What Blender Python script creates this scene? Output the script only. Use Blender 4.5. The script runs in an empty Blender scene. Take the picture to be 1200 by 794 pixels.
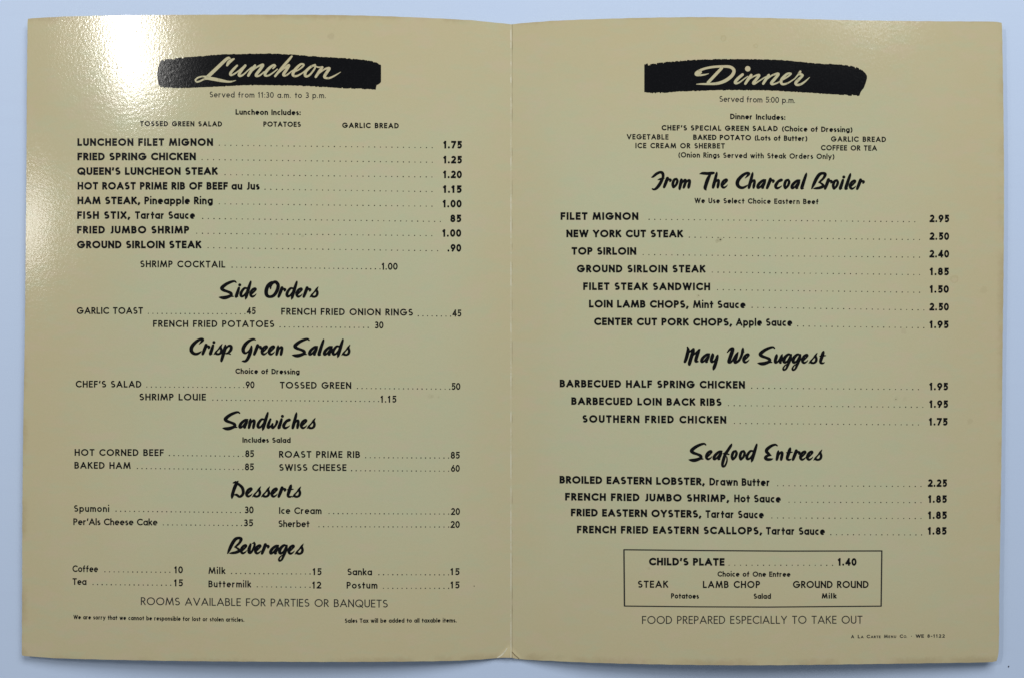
import bpy, bmesh, math, random
from mathutils import Vector
random.seed(7)
C = bpy.context.scene.collection
S = bpy.context.scene

# ------------------------------------------------------------------ camera
UNIT = 0.0004            # metres on the table per photo pixel (1200 x 794)
CAMZ = 0.48              # camera height above the table
cam_d = bpy.data.cameras.new("camera"); cam = bpy.data.objects.new("camera", cam_d)
C.objects.link(cam); S.camera = cam
cam.location = (0, 0, CAMZ)
cam_d.sensor_fit = 'HORIZONTAL'; cam_d.sensor_width = 36
cam_d.lens = 36 * CAMZ / (1200 * UNIT)
cam_d.clip_start = 0.01; cam_d.clip_end = 20

# ------------------------------------------------------------------ light
W = bpy.data.worlds.new("World"); S.world = W; W.use_nodes = True
W.node_tree.nodes["Background"].inputs[0].default_value = (0.80, 0.90, 1.0, 1)
W.node_tree.nodes["Background"].inputs[1].default_value = 0.17

def area(name, loc, target, sx, sy, power, col=(1, 1, 1)):
    d = bpy.data.lights.new(name, 'AREA'); d.shape = 'RECTANGLE'; d.size = sx; d.size_y = sy
    d.energy = power; d.color = col
    o = bpy.data.objects.new(name, d); C.objects.link(o); o.location = loc
    if math.hypot(target[0] - loc[0], target[1] - loc[1]) > .01:
        o.rotation_euler = (Vector(target) - Vector(loc)).to_track_quat('-Z', 'Y').to_euler()
    return o
area("window_light", (0.32, 0.82, 0.92), (0.08, 0.06, 0), 1.0, 0.56, 11.2, (0.97, 0.99, 1.0))
area("lamp_light", (-0.825, 0.555, 1.2), (-0.8251, 0.555, 0), 0.09, 0.25, 5.4, (1.0, 0.98, 0.94))
area("side_window_light", (-1.20, 0.22, 1.2), (-0.2, 0.05, 0), 0.14, 0.24, 1.3, (1.0, 0.98, 0.95))

S.view_settings.view_transform = 'Standard'; S.view_settings.look = 'None'
S.view_settings.exposure = 0; S.view_settings.gamma = 1; S.view_settings.use_curve_mapping = False

# ------------------------------------------------------------------ materials
class NT:
    def __init__(s, name):
        m = bpy.data.materials.new(name); m.use_nodes = True
        s.m = m; s.t = m.node_tree; s.n = s.t.nodes; s.p = s.n["Principled BSDF"]
    def add(s, typ, **kw):
        n = s.n.new(typ)
        for k, v in kw.items(): setattr(n, k, v)
        return n
    def link(s, a, b): s.t.links.new(a, b)
    def math(s, op, a, b=None, c=None, clamp=False):
        n = s.add('ShaderNodeMath', operation=op, use_clamp=clamp)
        for i, v in enumerate((a, b, c)):
            if v is None: continue
            if isinstance(v, (int, float)): n.inputs[i].default_value = v
            else: s.link(v, n.inputs[i])
        return n.outputs[0]
    def noise(s, vec, scale, detail=3, rough=0.5, stretch=None):
        n = s.add('ShaderNodeTexNoise'); n.inputs['Scale'].default_value = scale
        n.inputs['Detail'].default_value = detail; n.inputs['Roughness'].default_value = rough
        if stretch:
            mp = s.add('ShaderNodeMapping'); mp.inputs['Scale'].default_value = stretch
            s.link(vec, mp.inputs[0]); vec = mp.outputs[0]
        s.link(vec, n.inputs['Vector']); return n.outputs['Fac']
    def ramp(s, v, a, b):        # smooth 0..1 between a and b
        n = s.add('ShaderNodeMapRange', interpolation_type='SMOOTHSTEP')
        n.inputs[1].default_value = a; n.inputs[2].default_value = b
        n.inputs[3].default_value = 0; n.inputs[4].default_value = 1
        s.link(v, n.inputs[0]); return n.outputs[0]
    def mix(s, f, a, b):
        n = s.add('ShaderNodeMix', data_type='RGBA')
        if isinstance(f, (int, float)): n.inputs[0].default_value = f
        else: s.link(f, n.inputs[0])
        for i, v in ((6, a), (7, b)):
            if isinstance(v, tuple): n.inputs[i].default_value = v + (1,)
            else: s.link(v, n.inputs[i])
        return n.outputs[2]

ROUGH = 0.12
def varnish_bump(k, vec, strength=1.0):
    """orange-peel varnish over the card: the same relief on paper and ink"""
    a = k.noise(vec, 900, 2, 0.5, (1.0, 0.8, 1))
    b = k.noise(vec, 2600, 1, 0.5)
    h = k.math('MULTIPLY_ADD', b, 0.35, a)
    bp = k.add('ShaderNodeBump'); bp.inputs['Strength'].default_value = 0.072 * strength
    bp.inputs['Distance'].default_value = 0.0004
    k.link(h, bp.inputs['Height']); k.link(bp.outputs[0], k.p.inputs['Normal'])

def card_material():
    k = NT("varnished_cream_card")
    tc = k.add('ShaderNodeTexCoord'); vec = tc.outputs['Object']
    sep = k.add('ShaderNodeSeparateXYZ'); k.link(vec, sep.inputs[0])
    x, y = sep.outputs[0], sep.outputs[1]
    big = k.noise(vec, 14, 3, 0.55); mid = k.noise(vec, 55, 4, 0.6); fine = k.noise(vec, 1700, 2, 0.6)
    blot = k.noise(vec, 380, 3, 0.65)
    base = k.mix(k.ramp(big, 0.3, 0.7), (0.592, 0.556, 0.346), (0.566, 0.560, 0.358))
    # camera colour shading painted into the card: tan towards edges and fold
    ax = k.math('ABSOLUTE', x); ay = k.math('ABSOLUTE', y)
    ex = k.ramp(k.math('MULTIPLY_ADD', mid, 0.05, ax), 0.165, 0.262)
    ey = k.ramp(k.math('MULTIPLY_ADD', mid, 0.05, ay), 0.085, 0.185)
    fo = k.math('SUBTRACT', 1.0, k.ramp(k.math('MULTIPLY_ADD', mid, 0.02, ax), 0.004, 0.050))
    vignette = k.math('MAXIMUM', k.math('MAXIMUM', ex, ey), k.math('MULTIPLY', fo, 0.8))
    col = k.mix(k.math('MULTIPLY', vignette, 0.85), base, (0.60, 0.505, 0.295))
    # fibre mottle
    col = k.mix(k.math('MULTIPLY', k.ramp(fine, 0.35, 0.75), 0.10), col, (0.40, 0.36, 0.22))
    col = k.mix(k.math('MULTIPLY', k.ramp(blot, 0.45, 0.75), 0.10), col, (0.66, 0.52, 0.34))
    # uneven yellowing of the coating, drawn out along the card's grain
    for sc, st, c, a in ((95, (0.55, 1.3, 1), (0.66, 0.50, 0.37), .22), (140, (0.5, 1.4, 1), (0.48, 0.56, 0.36), .20), (30, (1, 1, 1), (0.62, 0.52, 0.30), .16)):
        q = k.noise(vec, sc, 4, 0.65, st)
        col = k.mix(k.math('MULTIPLY', k.ramp(q, 0.48, 0.68), a), col, c)
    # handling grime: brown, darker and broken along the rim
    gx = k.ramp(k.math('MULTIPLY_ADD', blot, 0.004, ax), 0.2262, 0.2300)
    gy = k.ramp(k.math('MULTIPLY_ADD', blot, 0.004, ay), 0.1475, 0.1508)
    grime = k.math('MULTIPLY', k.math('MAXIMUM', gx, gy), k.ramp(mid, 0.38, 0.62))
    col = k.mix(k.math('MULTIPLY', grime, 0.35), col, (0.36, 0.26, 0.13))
    # old ring stains and smudges (x, y in photo-sized units)
    for px, py, r, ring, amt in ((847, 46.5, 4.2, 1, .30), (885, 55.5, 3.0, 1, .28), (1122, 327, 5.5, 1, .25),
                                 (1158, 339, 5.0, 0, .13), (388, 43, 4.5, 0, .22), (1061, 388, 4, 0, .16),
                                 (746, 12, 5, 0, .2), (818, 347, 2.2, 1, .35), (843, 282, 3.2, 0, .30), (840, 284, 2, 0, .3),
                                 (503, 464.5, 3, 0, .14), (506, 464.2, 2.2, 0, .14), (513, 465, 1.6, 0, .2), (355, 277, 2.2, 0, .3), (1052, 467.5, 3, 0, .12), (1062, 467, 3, 0, .10),
                                 (761, 665.5, 2.2, 0, .22), (1141, 494, 4, 0, .16)):
        cx, cy = (px - 600) * UNIT * .98, (397 - py) * UNIT * .98
        dx = k.math('SUBTRACT', x, cx); dy = k.math('SUBTRACT', y, cy)
        d = k.math('SQRT', k.math('ADD', k.math('MULTIPLY', dx, dx), k.math('MULTIPLY', dy, dy)))
        d = k.math('MULTIPLY_ADD', blot, 0.0022, d); d = k.math('SUBTRACT', d, 0.0011)
        R = r * UNIT
        m = k.math('SUBTRACT', 1.0, k.ramp(d, R * .75, R))
        if ring: m = k.math('MULTIPLY', m, k.math('MULTIPLY_ADD', k.ramp(d, R * .35, R * .75), .75, .25))
        col = k.mix(k.math('MULTIPLY', m, amt * .65), col, (0.33, 0.25, 0.09) if ring else (0.25, 0.2, 0.1))
    # worn fold: varnish cracked off in a broken pale line
    fx = k.math('ABSOLUTE', k.math('ADD', x, 0.0005))
    ln = k.math('SUBTRACT', 1.0, k.ramp(fx, 0.00008, 0.00034))
    wn = k.ramp(k.noise(vec, 420, 4, 0.75, (1, 0.45, 1)), 0.44, 0.60)
    wear = k.math('MULTIPLY', ln, k.math('MULTIPLY_ADD', wn, 0.75, 0.18))
    col = k.mix(k.math('MULTIPLY', wear, 0.65), col, (0.80, 0.78, 0.66))
    # shade of the fold's crease, painted as a dark line beside the worn one
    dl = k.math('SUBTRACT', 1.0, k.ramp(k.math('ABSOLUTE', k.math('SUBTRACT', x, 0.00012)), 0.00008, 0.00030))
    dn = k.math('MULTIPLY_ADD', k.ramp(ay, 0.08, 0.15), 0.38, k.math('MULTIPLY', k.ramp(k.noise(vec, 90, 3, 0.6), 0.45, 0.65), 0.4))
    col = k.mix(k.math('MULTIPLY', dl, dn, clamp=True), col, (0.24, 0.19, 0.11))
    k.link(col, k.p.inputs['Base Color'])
    rg = k.math('MULTIPLY_ADD', wear, 0.3, ROUGH); k.link(rg, k.p.inputs['Roughness'])
    k.p.inputs['Specular IOR Level'].default_value = 0.5
    varnish_bump(k, vec)
    return k.m

def ink_material(name, col, mott=0.3):
    k = NT(name)
    tc = k.add('ShaderNodeTexCoord'); vec = tc.outputs['Object']
    n = k.noise(vec, 1500, 3, 0.6)
    c2 = tuple(min(1, c * 2.2 + 0.01) for c in col)
    k.link(k.mix(k.math('MULTIPLY', k.ramp(n, 0.45, 0.8), mott), col, c2), k.p.inputs['Base Color'])
    k.p.inputs['Roughness'].default_value = ROUGH + 0.02
    k.p.inputs['Specular IOR Level'].default_value = 0.13
    varnish_bump(k, vec)
    return k.m

def table_material():
    k = NT("white_table_laminate")
    tc = k.add('ShaderNodeTexCoord'); vec = tc.outputs['Object']
    a = k.noise(vec, 9, 3, 0.5); b = k.noise(vec, 1500, 2, 0.6); h = k.noise(vec, 40, 4, 0.6, (0.12, 3.0, 1))
    col = k.mix(k.ramp(a, 0.3, 0.7), (0.585, 0.700, 0.91), (0.60, 0.71, 0.905))
    col = k.mix(k.math('MULTIPLY', k.ramp(b, 0.4, 0.8), 0.18), col, (0.52, 0.62, 0.82))
    col = k.mix(k.math('MULTIPLY', k.ramp(h, 0.5, 0.75), 0.25), col, (0.56, 0.66, 0.86))
    k.link(col, k.p.inputs['Base Color'])
    k.p.inputs['Roughness'].default_value = 0.55; k.p.inputs['Specular IOR Level'].default_value = 0.3
    bp = k.add('ShaderNodeBump'); bp.inputs['Strength'].default_value = 0.15; bp.inputs['Distance'].default_value = 0.0002
    k.link(b, bp.inputs['Height']); k.link(bp.outputs[0], k.p.inputs['Normal'])
    return k.m

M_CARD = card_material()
M_INK = ink_material("black_ink", (0.006, 0.006, 0.007))
M_DOT = ink_material("thin_black_ink", (0.050, 0.045, 0.030))
M_THIN = ink_material("light_black_ink", (0.030, 0.030, 0.028))
M_TABLE = table_material()
M_CRUMB = ink_material("dark_crumb", (0.05, 0.045, 0.06))

# ------------------------------------------------------------------ helpers
def mesh_obj(name, verts, faces, mat, parent=None, smooth=False):
    me = bpy.data.meshes.new(name); me.from_pydata(verts, [], faces); me.update()
    me.materials.append(mat)
    if smooth:
        for p in me.polygons: p.use_smooth = True
    o = bpy.data.objects.new(name, me); C.objects.link(o)
    if parent: o.parent = parent
    return o

def interp(tab, t):                 # Catmull-Rom through a table
    if t <= tab[0][0]: return tab[0][1]
    if t >= tab[-1][0]: return tab[-1][1]
    for i in range(len(tab) - 1):
        if tab[i][0] <= t <= tab[i + 1][0]: break
    x0, y0 = tab[i]; x1, y1 = tab[i + 1]
    m0 = (y1 - tab[i - 1][1]) / (x1 - tab[i - 1][0]) if i > 0 else (y1 - y0) / (x1 - x0)
    m1 = (tab[i + 2][1] - y0) / (tab[i + 2][0] - x0) if i + 2 < len(tab) else (y1 - y0) / (x1 - x0)
    h = x1 - x0; s = (t - x0) / h
    return ((2*s**3 - 3*s**2 + 1) * y0 + (s**3 - 2*s**2 + s) * h * m0 + (-2*s**3 + 3*s**2) * y1 + (s**3 - s**2) * h * m1)

# ------------------------------------------------------------------ the arch of the two leaves (height above the table)
ARCH_L = [(0, .0006), (.03, .0015), (.09, .0036), (.22, .0074), (.36, .0094), (.55, .0100), (.75, .0080), (.92, .0050), (1, .0033), (1.1, .0012)]
ARCH_R = [(0, .0006), (.03, .0018), (.09, .0043), (.2, .0078), (.4, .0107), (.6, .0098), (.8, .0074), (1, .0045), (1.1, .003)]
def height(x, y):
    t = abs(x) / 0.229
    z = interp(ARCH_L if x < 0 else ARCH_R, t)
    z += 0.00022 * math.sin(17 * x + 23 * y + 1) * min(1, t * 6) + 0.00012 * math.sin(41 * y - 29 * x) * min(1, t * 6)
    z += 0.0002
    # crumpled little triangle at the foot of the fold
    s = (-0.1430 - y) / 0.0048
    if s > 0:
        hw = 0.0050 * min(s, 1.2); d = abs(x + 0.0014)
        if d < hw: z += 0.0014 * (1 - d / hw) * min(s, 1.2)
    return z
def at(px, py, off=0.0):            # point of the leaf that the photo shows at (px, py), lifted by off
    X = (px - 600) * UNIT; Y = (397 - py) * UNIT
    z = 0.005
    for _ in range(6):
        f = (CAMZ - z) / CAMZ
        z = height(X * f, Y * f) + off
    f = (CAMZ - z) / CAMZ
    return (X * f, Y * f, z)

# ------------------------------------------------------------------ table
def build_table():
    bm = bmesh.new(); bmesh.ops.create_cube(bm, size=1)
    for v in bm.verts: v.co = Vector((v.co.x * 1.8, v.co.y * 1.3, v.co.z * 0.03 - 0.015))
    bmesh.ops.bevel(bm, geom=bm.edges[:], offset=0.004, segments=3, affect='EDGES')
    me = bpy.data.meshes.new("tabletop"); bm.to_mesh(me); bm.free(); me.materials.append(M_TABLE)
    o = bpy.data.objects.new("tabletop", me); C.objects.link(o)
    o["kind"] = "structure"; o["label"] = "pale bluish white tabletop the open menu lies on"; o["category"] = "table"
build_table()

# ------------------------------------------------------------------ the menu card
menu = bpy.data.objects.new("menu", None); C.objects.link(menu)
menu["label"] = "open cream folding restaurant menu printed with luncheon and dinner prices, lying on white table"
menu["category"] = "menu"

L_TOP = [(32, 22), (75, 19.7), (140, 18.3), (220, 17.6), (300, 17.4), (400, 18.0), (476, 20.2), (552, 24), (585, 27.3), (599.4, 28.6)]
L_BOT = [(25.5, 767.6), (60, 770.2), (100, 771.6), (200, 773.6), (300, 774.5), (420, 774.8), (520, 773.8), (560, 772.2), (585, 770.2), (599.4, 769.8)]
L_OUT = [(20, 32.4), (100, 31.5), (200, 30.9), (300, 30), (400, 29), (500, 27.3), (600, 26.2), (700, 25.9), (768, 25.6)]
R_TOP = [(599.4, 28.6), (622, 26.6), (650, 24.6), (700, 22.6), (760, 21), (830, 20.3), (900, 21.4), (1000, 24), (1100, 25.2), (1168, 25.7), (1174, 26.6)]
R_BOT = [(599.4, 769.8), (608, 771.6), (640, 773.4), (700, 776), (800, 778.2), (900, 778.7), (1000, 777.6), (1100, 776.2), (1160, 775.2), (1169.5, 774.2)]
R_OUT = [(20, 1174.2), (100, 1175.6), (200, 1176.6), (300, 1176.2), (400, 1175), (500, 1174), (600, 1172.6), (700, 1171), (762, 1170.4), (773, 1168)]

def build_page(left, label):
    NU, NV = 170, 220
    us = [(i / NU) for i in range(NU + 1)]
    us = [u + 0.0 for u in us]
    # columns crowd towards the fold
    us = [u ** 1.6 for u in us]
    top, bot, out = (L_TOP, L_BOT, L_OUT) if left else (R_TOP, R_BOT, R_OUT)
    verts, faces = [], []
    for j in range(NV + 1):
        v = j / NV; v = 1 - (1 - v) ** 1.15
        yc = 20 + v * 754
        xo = interp(out, yc); xi = 599.4
        for u in us:
            px = xi + (xo - xi) * u
            yt, yb = interp(top, px), interp(bot, px)
            py = yt + (yb - yt) * v
            # softened outer corners and slightly uneven cut edges
            dx = abs(px - xo); dyt, dyb = py - yt, yb - py
            rc = (1.9 if v > .5 else 1.1) if not left else 1.0
            for dd, sg in ((dyt, 1), (dyb, -1)):
                if dx < rc and dd < rc:
                    ex, ey = rc - dx, rc - dd; l = math.hypot(ex, ey); m = max(ex, ey)
                    f = m / l if l > 0 else 1
                    nx, ny = ex * f, ey * f
                    px += (ex - nx) * (1 if px < xo else 1) * (1 if left else -1); py += (ey - ny) * sg
            px += .18 * math.sin(py * .31 + 2) * math.sin(py * .083) * u ** 8
            py += .16 * math.sin(px * .27) * math.sin(px * .071) * (abs(2 * v - 1) ** 12)
            verts.append(at(px, py))
    n1 = NU + 1
    for j in range(NV):
        for i in range(NU):
            a = j * n1 + i; q = (a, a + n1, a + n1 + 1, a + 1)
            faces.append(q if not left else q[::-1])
    # thickness: the underside and the rim
    base = len(verts); T = 0.00035
    rim = [i for i in range(n1)] + [j * n1 + NU for j in range(1, NV + 1)] + [NV * n1 + i for i in range(NU - 1, -1, -1)] + [j * n1 for j in range(NV - 1, 0, -1)]
    under = {}
    for i, co in enumerate(list(verts)):
        under[i] = len(verts); verts.append((co[0], co[1], co[2] - T))
    for f in list(faces): faces.append(tuple(under[i] for i in f[::-1]))
    R = len(rim)
    for i in range(R):
        a, b = rim[i], rim[(i + 1) % R]
        q = (a, b, under[b], under[a])
        faces.append(q if not left else q[::-1])
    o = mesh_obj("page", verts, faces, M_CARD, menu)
    nf = NU * NV * 2
    for i, p in enumerate(o.data.polygons): p.use_smooth = i < nf
    me = o.data
    bm = bmesh.new(); bm.from_mesh(me); bmesh.ops.recalc_face_normals(bm, faces=bm.faces[:])
    for e in bm.edges:
        if len(e.link_faces) == 2 and e.calc_face_angle(0) > 0.9: e.smooth = False
    bm.to_mesh(me); bm.free()
    o["label"] = label
    return o
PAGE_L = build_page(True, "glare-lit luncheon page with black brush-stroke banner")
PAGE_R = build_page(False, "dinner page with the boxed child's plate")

# ------------------------------------------------------------------ print: everything inked on the pages
INK = 0.00004
class Print:
    """collects flat pieces given in photo-sized units and lays them on the leaf"""
    def __init__(s, off=INK): s.v = []; s.f = []; s.off = off; s.k = 0
    def poly(s, pts):
        s.k += 1
        o = s.off + (s.k % 9) * 6e-7
        b = len(s.v)
        area2 = sum(pts[i][0] * pts[(i + 1) % len(pts)][1] - pts[(i + 1) % len(pts)][0] * pts[i][1] for i in range(len(pts)))
        if area2 > 0: pts = pts[::-1]
        for p in pts: s.v.append(at(p[0], p[1], o))
        s.f.append(tuple(range(b, b + len(pts))))
    def build(s, name, mat, page, label=None):
        o = mesh_obj(name, s.v, s.f, mat, page)
        if label: o["label"] = label
        return o

def disc(pr, x, y, r, n=10, sx=1.0):
    pr.poly([(x + r * sx * math.cos(2*math.pi*i/n), y + r * math.sin(2*math.pi*i/n)) for i in range(n)])

# --- geometric sans drawn as strokes; unit = cap height, y up
def L(*p): return [(p[i], p[i+1]) for i in range(0, len(p), 2)]
def A(cx, cy, rx, ry, a0, a1, n=None):
    n = n or max(4, int(abs(a1 - a0) / 15))
    return [(cx + rx*math.cos(math.radians(a0 + (a1-a0)*i/n)), cy + ry*math.sin(math.radians(a0 + (a1-a0)*i/n))) for i in range(n+1)]
def O(cx, cy, rx, ry): return A(cx, cy, rx, ry, 90, 450, 28)
XH = 0.66
F = {}
F['A'] = [L(0,0,.37,1), L(.37,1,.74,0), L(.16,.3,.58,.3)]
F['B'] = [L(0,0,0,1), L(0,1,.2,1)+A(.22,.77,.21,.23,90,-90)+L(0,.54), L(0,.54,.22,.54)+A(.23,.27,.25,.27,90,-90)+L(0,0)]
F['C'] = [A(.43,.5,.43,.5,52,308)]
F['D'] = [L(0,0,0,1), L(0,1,.2,1)+A(.2,.5,.42,.5,90,-90)+L(0,0)]
F['E'] = [L(0,0,0,1), L(0,1,.4,1), L(0,.52,.36,.52), L(0,0,.4,0)]
F['F'] = [L(0,0,0,1), L(0,1,.39,1), L(0,.5,.34,.5)]
F['G'] = [A(.43,.5,.43,.5,52,360), L(.48,.46,.86,.46)]
F['H'] = [L(0,0,0,1), L(.56,0,.56,1), L(0,.52,.56,.52)]
F['I'] = [L(0,0,0,1)]
F['J'] = [L(.24,1,.24,.2)+A(.09,.18,.15,.2,0,-130)]
F['K'] = [L(0,0,0,1), L(.47,1,.03,.5), L(.17,.62,.52,0)]
F['L'] = [L(0,0,0,1), L(0,0,.38,0)]
F['M'] = [L(0,0,.13,1), L(.13,1,.44,.08), L(.44,.08,.75,1), L(.75,1,.88,0)]
F['N'] = [L(0,0,0,1), L(0,1,.58,0), L(.58,0,.58,1)]
F['O'] = [O(.44,.5,.44,.5)]
F['P'] = [L(0,0,0,1), L(0,1,.2,1)+A(.2,.73,.24,.27,90,-90)+L(0,.46)]
F['Q'] = [O(.44,.5,.44,.5), L(.5,.28,.84,-.06)]
F['R'] = [L(0,0,0,1), L(0,1,.2,1)+A(.2,.75,.23,.25,90,-90)+L(0,.5), L(.18,.5,.46,0)]
F['S'] = [A(.245,.755,.215,.245,40,270,14)+A(.235,.26,.25,.25,88,-145,14)]
F['T'] = [L(0,1,.5,1), L(.25,1,.25,0)]
F['U'] = [L(0,1,0,.28)+A(.27,.28,.27,.28,180,360)+L(.54,1)]
F['u2'] = [L(0,1,0,.28)+A(.27,.28,.27,.28,180,330), L(.54,1,.54,0)]
F['V'] = [L(0,1,.36,0), L(.36,0,.72,1)]
F['W'] = [L(0,1,.25,0), L(.25,0,.5,1), L(.5,1,.75,0), L(.75,0,1,1)]
F['X'] = [L(0,0,.55,1), L(.02,1,.57,0)]
F['Y'] = [L(0,1,.3,.46), L(.3,.46,.6,1), L(.3,.46,.3,0)]
F['Z'] = [L(0,1,.5,1), L(.5,1,0,0), L(0,0,.52,0)]
h2 = XH / 2
F['a'] = [O(.26,h2,.26,h2), L(.52,0,.52,XH)]
F['b'] = [L(0,0,0,1.05), O(.26,h2,.26,h2)]
F['c'] = [A(.26,h2,.26,h2,55,305)]
F['d'] = [O(.26,h2,.26,h2), L(.52,0,.52,1.05)]
F['e'] = [L(.02,h2+.01,.5,h2+.01), A(.26,h2,.26,h2,0,312,20)]
F['f'] = [L(.1,0,.1,.8)+A(.26,.8,.16,.22,180,75), L(0,.6,.26,.6)]
F['g'] = [O(.26,h2,.26,h2), L(.52,XH,.52,-.04)+A(.27,-.04,.25,.22,0,-145)]
F['h'] = [L(0,0,0,1.05), A(.21,.38,.21,XH-.38,180,0)+L(.42,0)]
F['i'] = [L(0,0,0,XH), ('dot', 0, .95)]
F['k'] = [L(0,0,0,1.05), L(.36,XH,.03,.3), L(.13,.38,.4,0)]
F['l'] = [L(0,0,0,1.05)]
F['m'] = [L(0,0,0,XH), A(.18,.4,.18,XH-.4,180,0)+L(.36,0), A(.54,.4,.18,XH-.4,180,0)+L(.72,0)]
F['n'] = [L(0,0,0,XH), A(.21,.38,.21,XH-.38,180,0)+L(.42,0)]
F['o'] = [O(.27,h2,.27,h2)]
F['p'] = [L(0,-.32,0,XH), O(.26,h2,.26,h2)]
F['r'] = [L(0,0,0,XH), A(.2,.36,.2,XH-.36,180,62)]
F['s'] = [A(.15,.5,.14,.16,42,270,10)+A(.14,.17,.16,.17,88,-142,10)]
F['t'] = [L(.13,0,.13,.92), L(0,.62,.28,.62)]
F['u'] = [L(0,XH,0,.25)+A(.21,.25,.21,.25,180,360)+L(.42,.3), L(.42,0,.42,XH)]
F['v'] = [L(0,XH,.25,0), L(.25,0,.5,XH)]
F['w'] = [L(0,XH,.2,0), L(.2,0,.38,XH), L(.38,XH,.56,0), L(.56,0,.76,XH)]
F['x'] = [L(0,0,.38,XH), L(.02,XH,.4,0)]
F['y'] = [L(0,XH,.25,0), L(.5,XH,.12,-.32)]
F['0'] = [O(.25,.5,.25,.5)]
F['1'] = [L(0,.84,.14,1), L(.14,1,.14,0)]
F['2'] = [A(.23,.72,.23,.28,165,-40)+L(0,0), L(0,0,.48,0)]
F['3'] = [A(.2,.755,.2,.245,150,-90)+A(.2,.26,.24,.25,88,-150)]
F['4'] = [L(.38,0,.38,1), L(.38,1,0,.26), L(0,.26,.52,.26)]
F['5'] = [L(.44,1,.1,1), L(.1,1,.05,.54)+A(.21,.32,.25,.32,125,-145)]
F['6'] = [O(.25,.31,.25,.31), L(.04,.42,.32,1)]
F['7'] = [L(0,1,.46,1), L(.46,1,.12,0)]
F['8'] = [O(.23,.76,.19,.24), O(.23,.26,.23,.26)]
F['9'] = [O(.25,.69,.25,.31), L(.46,.58,.18,0)]
F['.'] = [('dot', .015, .02)]
F[','] = [('dot', .03, .02), L(.05,.02,-.03,-.17)]
F[':'] = [('dot', 0, .04), ('dot', 0, .6)]
F["'"] = [L(.04,1,.0,.76)]
F['('] = [A(.32,.4,.32,.62,125,235)]
F[')'] = [A(-.12,.4,.32,.62,55,-55)]
F['-'] = [L(0,.4,.22,.4)]
F['*'] = [('dot', 0, .45)]
WIDTH = {'1': .27, '.': .10}
def gwidth(ch):
    if ch not in WIDTH:
        xs = []
        for st in F[ch]:
            if isinstance(st, tuple): xs += [st[1]]
            else: xs += [p[0] for p in st]
        lo = 0 if ch in ("(", ) else min(0, min(xs)) if ch not in (")",) else 0
        WIDTH[ch] = max(xs) - (0 if lo >= 0 else 0)
    return WIDTH[ch]

def clip(poly, ymin, ymax):
    for lim, sg in ((ymin, 1), (ymax, -1)):
        out = []
        for i in range(len(poly)):
            a, b = poly[i], poly[(i + 1) % len(poly)]
            da, db = sg * (a[1] - lim), sg * (b[1] - lim)
            if da >= 0: out.append(a)
            if (da >= 0) != (db >= 0):
                t = da / (da - db); out.append((a[0] + (b[0]-a[0])*t, a[1] + (b[1]-a[1])*t))
        poly = out
        if len(poly) < 3: return []
    return poly

def stroke_quads(pts, w, ymin, ymax):
    """a stroke of even width w as quads; straight ends run on by w/2"""
    h = w / 2; n = len(pts); out = []
    pts = list(pts)
    def ext(a, b):
        d = math.hypot(a[0]-b[0], a[1]-b[1])
        if d < 0.075: return a
        return (a[0] + (a[0]-b[0]) / d * h, a[1] + (a[1]-b[1]) / d * h)
    closed = math.hypot(pts[0][0]-pts[-1][0], pts[0][1]-pts[-1][1]) < 1e-6
    if not closed:
        e0, e1 = ext(pts[0], pts[1]), ext(pts[-1], pts[-2]); pts[0] = e0; pts[-1] = e1
    lr = []
    for i in range(n):
        if closed: a, b = pts[(i - 1) % (n - 1)] if i else pts[-2], pts[(i + 1) % (n - 1)] if i < n - 1 else pts[1]
        else: a, b = pts[max(0, i - 1)], pts[min(n - 1, i + 1)]
        p = pts[i]
        d1 = (p[0]-a[0], p[1]-a[1]); d2 = (b[0]-p[0], b[1]-p[1])
        l1 = math.hypot(*d1) or 0; l2 = math.hypot(*d2) or 0
        if l1 < 1e-9: d1, l1 = d2, l2
        if l2 < 1e-9: d2, l2 = d1, l1
        n1 = (-d1[1]/l1, d1[0]/l1); n2 = (-d2[1]/l2, d2[0]/l2)
        m = (n1[0]+n2[0], n1[1]+n2[1]); ml = math.hypot(*m) or 1
        m = (m[0]/ml, m[1]/ml); c = max(0.5, m[0]*n1[0] + m[1]*n1[1])
        k = h / c
        lr.append(((p[0]+m[0]*k, p[1]+m[1]*k), (p[0]-m[0]*k, p[1]-m[1]*k)))
    for i in range(n - 1):
        q = clip([lr[i][0], lr[i][1], lr[i+1][1], lr[i+1][0]], ymin, ymax)
        if q: out.append(q)
    return out

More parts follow.
